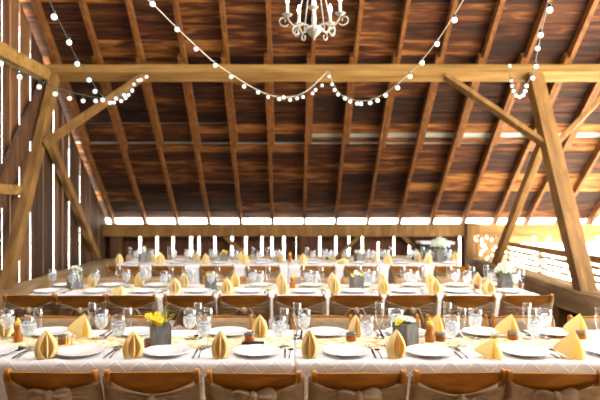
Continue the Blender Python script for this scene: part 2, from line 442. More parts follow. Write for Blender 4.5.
# rafters ------------------------------------------------------------------
for i in range(16):
    x = RX[i]
    rg = random.Random(100+i)
    h = .125
    def rp(y, x=x): return Vector((x, y, zb(y) + ZS/2))
    b = MB(); b.bar(rp(11.38), rp(8.27), .052+rg.uniform(-.006, .006), h, up=(0, .64, .77), seg=10, jit=.004, rng=rg)
    tag(b.build('rafter', M['rafter']), f'lower roof rafter running down to the back wall, {ORD[i+1]} from the left gable wall', 'rafter', 'lower rafters between back wall and purlin')
    x2 = x + .056
    b = MB(); b.bar(rp(9.62+rg.uniform(-.06, .06), x2), rp(YR, x2), .060+rg.uniform(-.006, .006), h, up=(0, .64, .77), seg=12, jit=.004, rng=rg)
    tag(b.build('rafter', M['rafter']), f'upper roof rafter rising above the purlin, {ORD[i+1]} from the left gable wall', 'rafter', 'upper rafters above the purlin')
# purlin: squared to the roof slope, so it shows two faces
nrm = Vector((0, -.643, -.768)); dn = Vector((0, .766, -.643))
Q = Vector((0, 8.31, zb(8.31)))
cp = Q + nrm*.09 + dn*.09
b = MB(); b.bar((WX0+.03, cp.y, cp.z), (WX1, cp.y, cp.z), .18, .18, up=tuple(-nrm), seg=26, jit=.004, cham=.008)
tag(b.build('purlin', M['purlin']), 'long hewn purlin beam crossing the barn under the rafters', 'beam')

# canted posts and their braces
def timber(name, p0, p1, w, h, label, cat, mat='post', up=(0, 0, 1), group=None, jit=.003, seg=8):
    b = MB(); b.bar(p0, p1, w, h, up=up, seg=seg, jit=jit, cham=.006)
    return tag(b.build(name, M[mat]), label, cat, group)
PT = cp + nrm*.085
RPx, LPx = 3.446, -3.35
def post_pt(x, t): return Vector((x, PT.y + (6.83-PT.y)*t, PT.z + (.60-PT.z)*t))
up_p = (0, -.9, .4)
timber('post', post_pt(RPx, 0), post_pt(RPx, 1.035), .20, .18, 'leaning timber post on the right, standing on the sill beam', 'post', up=up_p)
timber('post', post_pt(LPx, 0), post_pt(LPx, 1.03), .115, .15, 'leaning timber post on the left beside the gable wall', 'post', up=up_p)
def kb(x, s, label):
    a = post_pt(x, .36) + Vector((s*.07, 0, 0)); c = Vector((x+s*1.26, PT.y-.0, PT.z+.01))
    timber('brace', a, c, .07, .115, label, 'brace', up=up_p)
kb(RPx, -1, 'diagonal knee brace left of the right post, meeting the purlin')
kb(RPx, 1, 'diagonal knee brace right of the right post, cut by the photo edge')
kb(LPx, 1, 'diagonal knee brace rising right from the left post to the purlin')
timber('strut', (RPx, 7.86, 2.58), (RPx, 9.82, .61), .10, .13, 'sloping strut behind the right post going down to the sill', 'strut', up=(0, .7, .7))
timber('strut', (-3.46, 8.22, 2.62), (-3.46, 10.46, .61), .10, .12, 'sloping strut on the left gable wall, right of the left post', 'strut', up=(0, .7, .7))
timber('strut', (-3.47, 8.22, 3.25), (-3.47, 6.2, .9), .07, .26, 'broad dark strut on the left gable wall behind the left post', 'strut', mat='wallboard', up=(0, -.7, .7))
timber('girt', (-3.46, YF, 3.42), (-3.46, 8.24, 3.42), .16, .17, 'heavy girt beam along the left gable wall, running into the purlin', 'beam', mat='purlin', seg=20)
timber('girt', (-3.46, YF, 1.78), (-3.46, 7.62, 1.78), .13, .12, 'lower horizontal girt on the left wall ending at the left post', 'beam', mat='purlin', seg=20)
# plate beams on the back wall
timber('wall_plate_beam', (WX0, 11.1, 1.12), (.166, 11.1, 1.12), .2, .24, 'dark left length of the plate beam topping the back wall', 'beam', mat='post', seg=14)
timber('wall_plate_beam', (.168, 11.1, 1.122), (3.28, 11.1, 1.122), .2, .24, 'middle length of the plate beam topping the back wall', 'beam', mat='post', seg=14)
timber('wall_plate_beam', (3.55, 11.1, 1.12), (WX1, 11.1, 1.12), .2, .23, 'pale right length of the plate beam, beyond the corner post', 'beam', mat='purlin', seg=14)
timber('corner_post', (3.41, 11.05, 0), (3.41, 11.05, 1.26), .2, .22, 'weathered post on the back wall where the plate beams meet', 'post', mat='post', up=(0, 1, 0))
timber('wall_stud', (-3.30, 11.03, 0), (-3.30, 11.03, 1.0), .2, .14, 'upright stud under the plate beam at the left back corner', 'post', mat='wallboard', up=(0, 1, 0))
timber('wall_stud', (.30, 11.08, 0), (.30, 11.08, 1.0), .30, .10, 'broad stud under the joint in the middle of the back wall', 'post', mat='backboard', up=(0, 1, 0))
for (a, c, lab) in (((224, 236), (256, 265), 'brace on the back wall left of the middle stud, sloping down right'),
                    ((360, 236), (330, 263), 'brace on the back wall right of the middle stud, sloping down left'),
                    ((402, 236), (428, 260), 'brace on the back wall beside the dark box, sloping down right')):
    timber('wall_brace', P(*a, 11.08), P(*c, 11.08), .07, .09, lab, 'brace', mat='post', up=(0, 1, 0), seg=4)
# sill beams along both sides, on short blocks, with knee boards below
for sx, nm, lab in ((1, 'right', 'massive weathered sill beam along the right side under the post'), (-1, 'left', 'massive weathered sill beam along the left gable wall')):
    xc = 3.46 if sx > 0 else -3.36
    rg = random.Random(40+sx)
    b = MB(); b.bar((xc, 3.2, .46), (xc, 11.0, .46), .30, .28, seg=26, jit=.012, cham=.02, rng=rg)
    tag(b.build('sill_beam', M['sill'], smooth=50), lab, 'beam')
    for k, yy in enumerate((4.3, 7.42, 10.2)):
        b = MB(); b.bar((xc-sx*.02, yy, 0), (xc-sx*.02, yy, .335), .17, .2, up=(0, 1, 0), cham=.01)
        tag(b.build('support_block', M['post']), f'stubby block under the {nm} sill beam, {ORD[k+1]} from the camera', 'block', 'blocks under the sill beams')
    b = MB(); yy = 3.2
    while yy < 11:
        b.box((xc+sx*.10, yy+.1, .165), (.03, .195, .33)); yy += .2
    struct(b.build('wall_knee_' + nm, M['wallboard']))
# slatted outer wall of the right bay with its rail
b = MB(); z = -.1; rg = random.Random(8); XS = 4.07
while z < .83:
    h = rg.choice([.04, .048, .055])
    for (ya, yc) in ((4.0, 7.0), (7.02, 9.3), (9.32, 11.1)):
        b.box((XS, (ya+yc)/2, z+h/2+rg.uniform(-.006, .006)), (.02, yc-ya, h))
    z += .092
for yy in (4.05, 6.0, 8.15, 9.6, 11.0): b.box((XS+.035, yy, .38), (.05, .07, 1.0))
struct(b.build('wall_right', M['slat']))
timber('rail', (XS-.02, 4.0, .88), (XS-.02, 11.1, .88), .07, .075, 'brown rail along the top of the slatted outer wall on the right', 'rail', mat='purlin', seg=12)

# ------------------------------------------------------------------ tables
ZT = .735
ROWS = {'front': dict(y0=3.18, y1=3.98, cx=.02, rn=(3.44, 3.78)),
        'middle': dict(y0=5.49, y1=6.29, cx=-.07, rn=(5.85, 6.1)),
        'back': dict(y0=8.33, y1=9.13, cx=-.05, rn=(8.66, 8.92))}
def make_table():
    r = empty('folding_table')
    b = MB(); b.box((0, 0, .715), (2.40, .74, .03)); b.build('table_top', M['tabletop'], r)
    for sx in (-1, 1):
        b = MB()
        for sy in (-1, 1): b.tube([(sx*.85, sy*.27, .70), (sx*.85, sy*.27, 0.0)], .016)
        b.tube([(sx*.85, -.27, .12), (sx*.85, .27, .12)], .012)
        b.build('leg_frame', M['steel'], r)
    return r
TAB = Proto(make_table)
def cloth(row, y0, y1, xa, xb, da, db, lab, seed):
    # xa..xb table ends; da, db overhang at the left and right end; front overhang .34, rear .2
    L, D = xb-xa, y1-y0; df, dr = .34, .20; R = .018
    rg = random.Random(seed); ph = rg.uniform(0, 6)
    nu = int((L+da+db)/.022); nv = 52
    U0, U1, V0, V1 = -da, L+db, -df, D+dr
    def m(o):   # overhang -> (outward, down), rounded over the edge
        if o <= 0: return 0, 0
        q = R*PI/2
        if o < q: a = o/R; return R*math.sin(a), R*(1-math.cos(a))
        return R + .02*(o-q), R + (o-q)
    def fn(s, t):
        u, v = U0+(U1-U0)*s, V0+(V1-V0)*t
        ox = max(-u, u-L, 0)-0; oy = max(-v, v-D, 0)
        x, y, z = min(max(u, 0), L), min(max(v, 0), D), 0
        sx = -1 if u < 0 else 1; sy = -1 if v < 0 else 1
        if ox > 0 and oy > 0:
            r = math.hypot(ox, oy); o, d = m(r)
            x += sx*(o*ox/r + .10*min(ox, oy)); y += sy*(o*oy/r + .10*min(ox, oy)); z -= d
        elif ox > 0: o, d = m(ox); x += sx*o; z -= d
        elif oy > 0:
            o, d = m(oy); w = .010*min(1, oy/.25)*(math.sin(u*9.5+ph)+.6*math.sin(u*17+ph*2))
            y += sy*(o + abs(w) if oy > R else o); z -= d
        if ox == 0 and oy == 0: z += .0006*math.sin(u*13+ph)*math.sin(v*15)
        return Vector((xa+x, y0+y, ZT+z))
    b = MB(); b.grid(fn, nu, nv, lambda s, t: (U0+(U1-U0)*s+seed*.031, V0+(V1-V0)*t))
    o = b.build('tablecloth', M['cloth'], smooth=60, solid=.0012)
    tag(o, lab, 'tablecloth', 'white pintuck tablecloths')
sd = 0
for row, R_ in ROWS.items():
    yc = (R_['y0']+R_['y1'])/2
    for s, side in ((-1, 'left'), (1, 'right')):
        TAB.put((R_['cx']+s*1.225, yc, 0), 0, f'{side} folding table of the {row} row under its white cloth', 'table', 'folding tables under the cloths')
        g = .001
        xa, xb = (R_['cx']-2.43, R_['cx']-g) if s < 0 else (R_['cx']+g, R_['cx']+2.43)
        cloth(row, R_['y0'], R_['y1'], xa, xb, .22 if s < 0 else .0, .0 if s < 0 else .22, f'white diamond pintuck tablecloth on the {side} table of the {row} row', sd); sd += 1
        b = MB(); ra, rb = R_['rn']
        b.box(((xa+xb)/2, (ra+rb)/2, ZT+.0022), (xb-xa-.02, rb-ra, .0016))
        tag(b.build('table_runner', M['runner']), f'gold lace runner along the {side} table of the {row} row', 'table runner', 'gold lace runners')
def tz(row, y):
    ra, rb = ROWS[row]['rn']
    return ZT + (.0032 if ra-.02 < y < rb+.02 else .0015)

# ------------------------------------------------------------------ chairs
def make_chair(kind):
    r = empty('folding_chair')
    def yb_(z): return -.17 + (.82-z)*.375
    for s in (-1, 1):
        b = MB()
        x = s*.207
        top = Vector((x, yb_(.80), .80)); bot = Vector((x, yb_(0), 0)); ax = (bot-top).normalized()
        sd_ = Vector((1, 0, 0)); fw = sd_.cross(ax).normalized()
        # side profile with a rounded ear at the top
        ring = []
        for k in range(9):
            a = PI*k/8; ring.append((math.cos(a)*.021, -math.sin(a)*.021))
        A, B = [], []
        for sxx, L_ in ((-.0115, A), (.0115, B)):
            for (f_, u_) in ring: L_.append(top + sd_*sxx + fw*f_ + ax*u_)
            L_.append(bot + sd_*sxx + fw*(-.015)); L_.append(bot + sd_*sxx + fw*.015)
        b.hull(A, B)
        b.build('upright', M['chair'], r, bevel=.003)
    # top panel
    def panel(side):
        def fn(u, v):
            x = -.194 + .388*u; c = math.cos(PI*x/.40)
            zt_ = .803 + .006*c; zl = .766 - .068*max(c, 0)**.8
            z = zl + (zt_-zl)*v
            return Vector((x, yb_(z) - .020*c + .004 + side*.008, z))
        return fn
    b = MB()
    nu, nv = 20, 5
    for sg in (-1, 1): b.grid(panel(sg), nu, nv)
    # rim
    for v in (0, 1):
        f0, f1 = panel(-1), panel(1)
        b.grid(lambda s, t: f0(s, v).lerp(f1(s, v), t), nu, 1)
    for u in (0, 1):
        f0, f1 = panel(-1), panel(1)
        b.grid(lambda s, t: f0(u, s).lerp(f1(u, s), t), nv, 1)
    bmesh.ops.remove_doubles(b.bm, verts=b.bm.verts, dist=1e-5)
    b.build('back_panel', M['chair'], r, smooth=40)
    b = MB(); b.bar((-.2, yb_(.60), .60), (.2, yb_(.60), .60), .05, .016, up=(0, 1, .3)); b.build('back_rail', M['chair'], r, bevel=.003)
    b = MB(); b.box((0, .045, .44), (.375, .31, .022)); b.build('seat', M['chair'], r, bevel=.01)
    for s in (-1, 1):
        b = MB(); b.bar((s*.178, .13, .43), (s*.178, -.24, .0), .022, .03, up=(0, 1, 0)); b.build('rear_leg', M['chair'], r, bevel=.003)
    b = MB(); b.bar((-.2, yb_(.2), .2), (.2, yb_(.2), .2), .018, .03, up=(0, 0, 1)); b.build('stretcher', M['chair'], r)
    b = MB(); b.bar((-.17, -.14, .12), (.17, -.14, .12), .018, .03, up=(0, 0, 1)); b.build('stretcher', M['chair'], r)
    # burlap sash: flat across the front, gathered to a knot behind
    rg = random.Random(2)
    b = MB()
    def back(u, v):
        x = -.232 + .464*u; q = abs(x)/.232; c = 1-q
        zt_ = (.774 - .062*c**.75) if kind == 'bow' else (.766 - .078*c**.75); zl = .585 + .070*c**.8
        z = zl + (zt_-zl)*v
        rip = .010*math.sin(v*21+abs(x)*16)*(0.35+c)
        edge = .030*(1 - max(0, (q-.88)/.12))
        return Vector((x, yb_(z) - .004 - edge - .010*c + rip, z))
    b.grid(back, 28, 10)
    def front(u, v):
        x = -.232 + .464*u; q = abs(x)/.232
        z = .585 + (.797*(1-max(0, (q-.85)/.15)*.015)-.585)*v
        edge = .026*(1 - max(0, (q-.88)/.12))
        return Vector((x, yb_(z) - .004 + edge + .002*math.sin(v*11+x*6), z))
    b.grid(front, 20, 6)
    bmesh.ops.remove_doubles(b.bm, verts=b.bm.verts, dist=.004)
    sash = b.build('sash', M['burlap'], r, smooth=60, solid=.002)
    # knot with two puffed loops or a broad pleated fan
    kz = .695 if kind == 'bow' else .672; ky = yb_(kz) - .050
    b = MB(); b.sphere((0, ky-.008, kz), 1, 14, 10, (.024, .026, .034))
    b.build('knot', M['gathered'], sash, smooth=80)
    if kind == 'bow':
        for s in (-1, 1):
            b = MB(); b.sphere((0, 0, 0), 1, 20, 14, (.058, .030, .045))
            for v in b.bm.verts:
                a = math.atan2(v.co.z, v.co.y); q = v.co.x*s/.058
                f = 1 + (.26*math.sin(a*4+s) + .12*math.sin(a*9+q*3)) * (.55+.45*q)
                v.co.y *= f; v.co.z *= f*(.74+.34*q)
                v.co += Vector((s*.048, ky, kz+.006))
            b.build('sash_loop', M['gathered'], sash, smooth=80)
    for s in (-1, 1):
        b = MB(); wide = .030 if kind == 'bow' else .052
        def tail(u, v):
            z = kz + (.0 if kind == 'bow' else .018) - (.185+.02*s)*v; w = (.016 if kind == 'bow' else .034) + wide*v**.7
            xc = s*((.012 if kind == 'bow' else .026) + .045*v)
            return Vector((xc + (u-.5)*2*w, yb_(z)-.045 - .014*math.sin(u*16+s)*(.35+v) - .012*(1-v), z + .012*math.sin(u*7+s)*v))
        b.grid(tail, 20, 8)
        b.build('sash_tail', M['gathered'], sash, smooth=70, solid=.0015)
    return r
CHS = [Proto(lambda: make_chair('bow')), Proto(lambda: make_chair('fan'))]
def chairs(row, side, pxs, d, y, rz, sc=None):
    pxs = sorted(pxs)
    for i, px in enumerate(pxs):
        j = random.uniform(-.02, .02)
        CHS[0 if (row == 'front' and i % 3 != 1) else 1].put((X(px, d), y + random.uniform(-.012, .012), 0), rz+random.uniform(-.05, .05),
                f'honey wood folding chair with burlap sash, {ORD[i+1]} from left, {side} side, {row} row', 'chair', f'chairs on the {side} side of the {row} row', sc)
chairs('front', 'near', [51, 150, 255, 358, 460, 557], 2.70, 2.875, 0)
chairs('front', 'far', [-24, 57, 135, 223, 322, 389, 456, 522, 599], 4.2, 4.05, PI, (1, 1, .97))
chairs('middle', 'near', [28, 80, 131, 189, 243, 300, 357, 412, 470, 528], 5.04, 5.21, 0)
T2F = [66, 112, 158, 222, 262, 313, 362, 415, 458, 500]
chairs('middle', 'far', T2F, 6.45, 6.36, PI, (1, 1, .97))
chairs('back', 'near', [123, 169, 216, 262, 318, 362, 407, 452], 7.52, 7.69, 0)
T3F = [140, 181, 222, 262, 312, 356, 398, 443]
chairs('back', 'far', T3F, 9.3, 9.2, PI, (1, 1, .97))

# ------------------------------------------------------------------ tableware
def make_plate():
    b = MB()
    b.lathe([(0, .004), (.07, .004), (.078, 0), (.083, 0), (.088, .006), (.105, .0145), (.134, .020), (.1355, .0215), (.134, .0235), (.104, .0185), (.092, .012), (.086, .0085), (.0, .0080)], 40)
    return b.build('dinner_plate', M['plate'], smooth=35)
PL = Proto(make_plate)
def make_napkin():
    # standing bud of folded cloth: an outer wrap open down the front, a ridge standing in the opening
    H = .150; b = MB()
    def wf(t): return 1.42*(1-t**1.45)*(.58+1.15*t-.25*t*t)
    def wrap(u, v):
        t = v*.99; q = 2*u-1; sg = 1 if q >= 0 else -1; a = abs(q)
        g = .55*math.sin(PI*t**.8)**1.2+.02                    # half opening at the front, radians
        th = PI - a*(PI-g)                                 # measured from the front
        w = wf(t)
        th = PI - th
        return Vector((sg*.0475*w*math.sin(th)**.85 if 0 < th < PI else 0, (.036*math.cos(th))*w*(1-.2*t) - .006*t, H*t))
    b.grid(wrap, 36, 14)
    def ridge(u, v):
        t = .02+v*.90; q = 2*u-1; w = wf(t)
        return Vector((.016*q*w, (-.034 + .030*abs(q)**.8)*w - .005*t, H*t))
    b.grid(ridge, 8, 12)
    def inner(u, v):
        t = .0+v*.85; q = 2*u-1; w = wf(t)
        return Vector((.044*q*w, (-.002 - .014*(1-abs(q)))*w, H*t))
    b.grid(inner, 8, 10)
    return b.build('napkin', M['napkin'], smooth=50, solid=.0016)
def make_napkin_wide():
    # leaning tent: a broad flat flank whose tip stands clear of the cloth, and a rolled edge with a deep crease
    H = .150; b = MB()
    plan = [(.010, -.004), (.021, -.020), (.031, -.044), (.044, -.040), (.055, -.016), (.046, .014), (.006, .036), (-.075, .014), (-.082, .002), (-.04, -.024), (-.008, -.046), (.000, -.020)]
    n = len(plan); nz = 12; ring = []
    for k in range(nz+1):
        t = k/nz*.985; s = 1-t**1.3+.014
        ring.append([b.bm.verts.new((.014*t + x*s*(1+.10*math.sin(PI*t)), y*s - .004*t, H*t + (1-t)*.048*max(0, -x/.08)**1.2)) for x, y in plan])
    for k in range(nz):
        for i in range(n): b.bm.faces.new((ring[k][i], ring[k][(i+1) % n], ring[k+1][(i+1) % n], ring[k+1][i]))
    b.bm.faces.new(ring[-1])
    return b.build('napkin', M['napkin'], smooth=50)
NP = Proto(make_napkin); NW = Proto(make_napkin_wide)
def make_goblet():
    r = empty('water_goblet')
    b = MB()
    b.lathe([(0, .0005), (.036, .0005), (.0365, .002), (.020, .006), (.007, .012), (.0055, .022), (.0075, .032), (.0055, .042), (.006, .055), (.014, .064), (.027, .075), (.037, .092), (.042, .112), (.0435, .132), (.0425, .155), (.0405, .185), (.0385, .1875), (.0365, .185)], 24)
    b.build('glass_body', M['glass'], r, smooth=60)
    b = MB()
    b.lathe([(0, .064), (.012, .067), (.025, .077), (.035, .093), (.0398, .112), (.0412, .132), (.0412, .138), (.038, .140), (0, .139)], 20)
    w = b.build('ice_water', M['ice'], r, smooth=50)
    rg = random.Random(4); b = MB()
    for k in range(7):
        a = rg.uniform(0, 6.28); q = rg.uniform(0, .019)
        b.box((q*math.cos(a), q*math.sin(a), .140+rg.uniform(-.006, .010)), (.021, .021, .019), rz=rg.uniform(0, 2), rx=rg.uniform(-.5, .5))
    b.build('ice_cubes', M['ice'], w, bevel=.003)
    return r
GB = Proto(make_goblet)
def make_flute():
    b = MB()
    b.lathe([(0, .0005), (.031, .0005), (.0315, .002), (.014, .006), (.005, .014), (.004, .05), (.0045, .075), (.010, .090), (.019, .115), (.0245, .145), (.0265, .18), (.0255, .228), (.0242, .229), (.0235, .226)], 22)
    return b.build('flute_glass', M['glass'], smooth=60)
FL = Proto(make_flute)
def make_knife():
    r = empty('dinner_knife')
    b = MB(); b.grid(lambda u, v: Vector(((u-.5)*.014*(1 if v > .12 else .5+v*4), .015+.105*v, .0022 + .001*math.sin(PI*u))), 4, 10)
    b.build('blade', M['steel'], r, smooth=60, solid=.0012)
    b = MB(); b.bar((0, -.095, .004), (0, .018, .0045), .013, .006, cham=.002); b.build('handle', M['steel'], r)
    r['h'] = 0; del r['h']
    return r
def make_spoon():
    r = empty('table_spoon')
    b = MB()
    def bowl(u, v):
        a = 2*PI*u; rr = v
        return Vector((.0175*rr*math.cos(a), .082 + .026*rr*math.sin(a), .0025 + .007*rr*rr))
    b.grid(bowl, 16, 4); bmesh.ops.remove_doubles(b.bm, verts=b.bm.verts, dist=1e-5)
    b.build('bowl', M['steel'], r, smooth=70, solid=.001)
    b = MB(); b.tube([(0, .058, .0085), (0, .03, .011), (0, -.03, .008), (0, -.085, .0035)], [.003, .0028, .0035, .006], 6); b.build('handle', M['steel'], r, smooth=60)
    return r
KN, SP = Proto(make_knife), Proto(make_spoon)

def place_list(proto, name, cat, row, side, pxs, d, group, dz=0, jy=.01, rz=None, scs=None, alt=None):
    order = sorted(range(len(pxs)), key=lambda i: pxs[i])
    for rank, i in enumerate(order):
        px = pxs[i]; y = d + random.uniform(-jy, jy)
        rot = (rz[i] if isinstance(rz, list) else (rz if rz is not None else random.uniform(-3, 3)))
        (alt[1] if alt and i in alt[0] else proto).put((X(px, d), y, tz(row, y)+dz), rot, f'{name}, {ORD[rank+1]} from left, {side} side of {row} table row', cat, group, scs[i] if scs else None)

T1N = [-8, 81, 167, 257, 346, 429, 524, 610]; T1F = [50, 135, 228, 326, 406, 483, 553]
place_list(PL, 'white dinner plate', 'plate', 'front', 'near', T1N, 3.33, 'plates on the front tables', jy=.004)
place_list(PL, 'white dinner plate', 'plate', 'front', 'far', T1F, 3.835, 'plates on the front tables', jy=.003)
T2N = [48, 97, 145, 198, 249, 306, 355, 406, 458, 510]
place_list(PL, 'white dinner plate', 'plate', 'middle', 'near', T2N, 5.70, 'plates on the middle tables', jy=.01)
place_list(PL, 'white dinner plate', 'plate', 'middle', 'far', T2F, 6.12, 'plates on the middle tables', jy=.01)
T3N = [133, 176, 219, 262, 314, 360, 403, 451]
place_list(PL, 'white dinner plate', 'plate', 'back', 'near', T3N, 8.52, 'plates on the back tables', jy=.01)
place_list(PL, 'white dinner plate', 'plate', 'back', 'far', T3F, 8.96, 'plates on the back tables', jy=.01)

NPN = 'pointed folded yellow napkin'
s1 = (1.12, 1.0, 1.06)
place_list(NP, NPN, 'napkin', 'front', 'near', [46, 133, 220.5, 309.5, 396, 491, 571], 3.24, 'napkins on the front tables', jy=.004,
           rz=[.55, .4, .02, -.05, .35, -.15, 0], scs=[(1.2, 1.1, 1.06), (1.15, 1, 1.02), (1, 1, 1.04), (.92, 1, 1.08), (1.12, 1, 1.06), (1.1, 1.2, .72), (1.25, 1.1, 1.0)], alt=((5, 6), NW))
place_list(NP, NPN, 'napkin', 'front', 'far', [3, 82, 260, 355, 437, 509, 577], 3.75, 'napkins on the front tables', jy=.004,
           rz=[.5, .35, .0, .55, .0, -.05, 0], scs=[(1.2, 1.1, 1), (1.1, 1.1, 1.0), (1, 1, .97), (.9, 1, .97), (.8, 1, 1.03), (1.12, 1.1, 1.0), (1.15, 1.1, 1.02)], alt=((1, 4, 5, 6), NW))
place_list(NP, NPN, 'napkin', 'middle', 'near', [120, 175, 227, 283, 335, 383, 434, 488], 5.575, 'napkins on the middle tables', rz=[0, .1, 0, 0, 0, .1, .3, .3],
           scs=[(1.1, 1.3, .55), s1, s1, (.95, 1, 1.08), (1, 1, 1.1), s1, (1.2, 1.1, 1.1), (1.3, 1.1, 1)], alt=((0,), NW))
place_list(NP, NPN, 'napkin', 'middle', 'far', [92, 139, 184, 235, 281, 332, 382, 430, 477], 6.10, 'napkins on the middle tables', rz=.2)
place_list(NP, NPN, 'napkin', 'back', 'near', [119.5, 160, 205.5, 245, 303, 343, 388, 428], 8.46, 'napkins on the back tables', rz=.1,
           scs=[s1, (1.4, 1.2, 1.15), s1, s1, s1, (1.6, 1.2, .6), s1, (1.15, 1.1, 1.1)])
place_list(NP, NPN, 'napkin', 'back', 'far', [152, 197, 241, 281, 332, 375, 418, 455], 8.93, 'napkins on the back tables', rz=.1)

GBN = 'stemmed goblet of ice water'; FLN = 'tall empty champagne flute'
gg, fg = 'water goblets', 'champagne flutes'
place_list(GB, GBN, 'goblet', 'front', 'near', [28, 118, 204, 279, 366.5, 452.5, 535], 3.47, gg+' on the front tables')
place_list(FL, FLN, 'flute glass', 'front', 'near', [39, 128, 208, 284, 386, 462, 533, 599], 3.50, fg+' on the front tables')
place_list(GB, GBN, 'goblet', 'front', 'far', [8, 102, 190, 304, 396.5, 475, 545], 3.70, gg+' on the front tables')
place_list(FL, FLN, 'flute glass', 'front', 'far', [92.5, 198, 297, 379, 447.5, 526.5], 3.70, fg+' on the front tables')
place_list(GB, GBN, 'goblet', 'middle', 'near', [72, 164, 211, 260, 314.5, 371, 414, 467, 516], 5.86, gg+' on the middle tables')
place_list(FL, FLN, 'flute glass', 'middle', 'near', [80, 171, 218, 268, 321, 376, 421, 472, 522], 5.88, fg+' on the middle tables')
place_list(GB, GBN, 'goblet', 'middle', 'far', [52.5, 96, 126.5, 144, 191, 253, 308.5, 366, 408, 456, 491], 6.02, gg+' on the middle tables')
place_list(FL, FLN, 'flute glass', 'middle', 'far', [118, 149, 184, 247, 302, 359, 402.5, 449, 486], 6.02, fg+' on the middle tables')
place_list(GB, GBN, 'goblet', 'back', 'near', [136, 174, 192, 215, 236, 259, 273, 313, 329, 372, 387, 410, 428, 449], 8.68, gg+' on the back tables')
place_list(FL, FLN, 'flute glass', 'back', 'near', [130, 169, 253, 268, 307, 349, 390, 423, 444.5], 8.70, fg+' on the back tables')
place_list(GB, GBN, 'goblet', 'back', 'far', [151, 187, 212, 232, 278, 325, 334, 345, 367, 383, 415, 433], 8.84, gg+' on the back tables')

def cut(row, side, pxs, d, off, rz, rng_):
    names = [((KN, 'dinner knife', 'knife'), 0), ((SP, 'table spoon', 'spoon'), 1)]
    for (pr, nm, cat), q in names:
        for i, px in enumerate(sorted(pxs)):
            x = X(px, d) + off*(1 + .19*q); y = d + rng_.uniform(-.008, .008)
            if x/d*F+CX > 606 or x/d*F+CX < -6: continue
            pr.put((x, y, tz(row, y)), rz + rng_.uniform(-.06, .06), f'steel {nm} beside {ORD[i+1]} plate from left, {side} side of {row} row', cat, f'{cat} pieces on the {row} tables')
rg = random.Random(21)
cut('front', 'near', T1N, 3.31, .158, 0, rg)
cut('front', 'far', T1F, 3.84, -.162, PI, rg)
cut('middle', 'near', T2N, 5.68, .155, 0, rg)

# ------------------------------------------------------------------ honey bottles, jam jars, small things
def make_honey():
    r = empty('honey_bottle')
    b = MB(); b.lathe([(0, 0), (.024, 0), (.027, .006), (.028, .03), (.026, .052), (.020, .064), (.019, .070), (.024, .080), (.025, .090), (.021, .101), (.014, .107), (0, .107)], 20)
    for s in (-1, 1): b.sphere((s*.026, -.008, .044), .009, 10, 6); b.sphere((s*.019, 0, .100), .007, 8, 5)
    b.build('bottle', M['honey'], r, smooth=60)
    b = MB(); b.lathe([(.0175, .104), (.0175, .118), (.009, .121), (.007, .138), (.003, .141), (0, .141)], 16); b.build('cap', M['cap'], r, smooth=40)
    return r
HN = Proto(make_honey)
for px, d, row, lab in ((18, 3.62, 'front', 'amber honey bottle with yellow cap at the left of the front table'), (429.5, 3.62, 'front', 'amber honey bottle with yellow cap beside the daisy box'),
                        (292.5, 5.98, 'middle', 'amber honey bottle with yellow cap on the middle table row'), (290, 8.78, 'back', 'amber honey bottle with yellow cap on the back table row')):
    HN.put((X(px, d), d, tz(row, d)), .2, lab, 'bottle', 'honey bottles', (1.05, 1.05, 1.05))
def make_jar():
    r = empty('jam_jar')
    b = MB(); b.lathe([(0, 0), (.024, 0), (.026, .004), (.027, .028), (.024, .033), (0, .033)], 20); b.build('jar', M['jam'], r, smooth=50)
    b = MB(); b.lathe([(.0265, .032), (.0275, .034), (.0275, .046), (.026, .048), (0, .048)], 20); b.build('lid', M['jarlid'], r, smooth=40)
    return r
JR = Proto(make_jar)
for px, d, lab in ((63, 3.56, 'leftmost small amber jam jar on the front table row'), (149.5, 3.47, 'small amber jam jar half hidden behind the yellow flower box'),
                   (249.5, 3.64, 'small amber jam jar in front of the upright far napkin, by the black case'), (351, 3.64, 'small amber jam jar left of the goblet in the table centre'),
                   (440.5, 3.64, 'small amber jam jar right of the honey bottle'), (513, 3.68, 'small amber jam jar in front of the broad napkin, right of the yellow hooks'),
                   (581, 3.70, 'small amber jam jar rightmost on the front table')):
    JR.put((X(px, d), d, tz('front', d)), 0, lab, 'jar', 'jam jars on the front tables', (1.18, 1.18, 1.1))
for px, row, d, lab in ((521, 'middle', 6.0, 'small amber jar at the right end of the middle row'), (477, 'middle', 5.92, 'small amber jar left of the right box on the middle row')):
    JR.put((X(px, d), d, tz(row, d)), 0, lab, 'jar', 'jam jars on the middle tables')
def make_hooks():
    r = empty('yellow_picks')
    for s in (-1, 1):
        b = MB(); x = s*.016
        b.tube([(x-.004, 0, .002), (x-.002, 0, .03), (x, 0, .058), (x+.003, 0, .066), (x+.007, 0, .063)], .0038, 7)
        b.build('hooked_pick', M['cap'], r, smooth=60)
    b = MB(); b.box((0, 0, .0015), (.06, .012, .003)); b.build('foot_strip', M['cap'], r)
    return r
HK = Proto(make_hooks)
HK.put((X(494, 3.57), 3.57, tz('front', 3.57)), .1, 'pair of small yellow hooked picks beside the right jam jar', 'table decoration', 'yellow hooked picks')
HK.put((X(69.5, 3.52), 3.52, tz('front', 3.52)), .1, 'pair of small yellow hooked picks beside the left jam jar', 'table decoration', 'yellow hooked picks')
b = MB(); b.box((0, 0, .006), (.135, .045, .012)); o = b.build('black_case', M['black'], bevel=.004); o.location = (X(253, 3.56), 3.56, tz('front', 3.56))
tag(o, 'flat black case lying behind the fourth plate from left', 'case')
b = MB(); b.lathe([(0, 0), (.03, 0), (.042, .008), (.043, .010), (.03, .004), (0, .003)], 20); o = b.build('dark_saucer', M['black'], smooth=40); o.location = (X(17, 3.42), 3.42, tz('front', 3.42))
tag(o, 'small dark saucer in front of the left honey bottle', 'saucer')

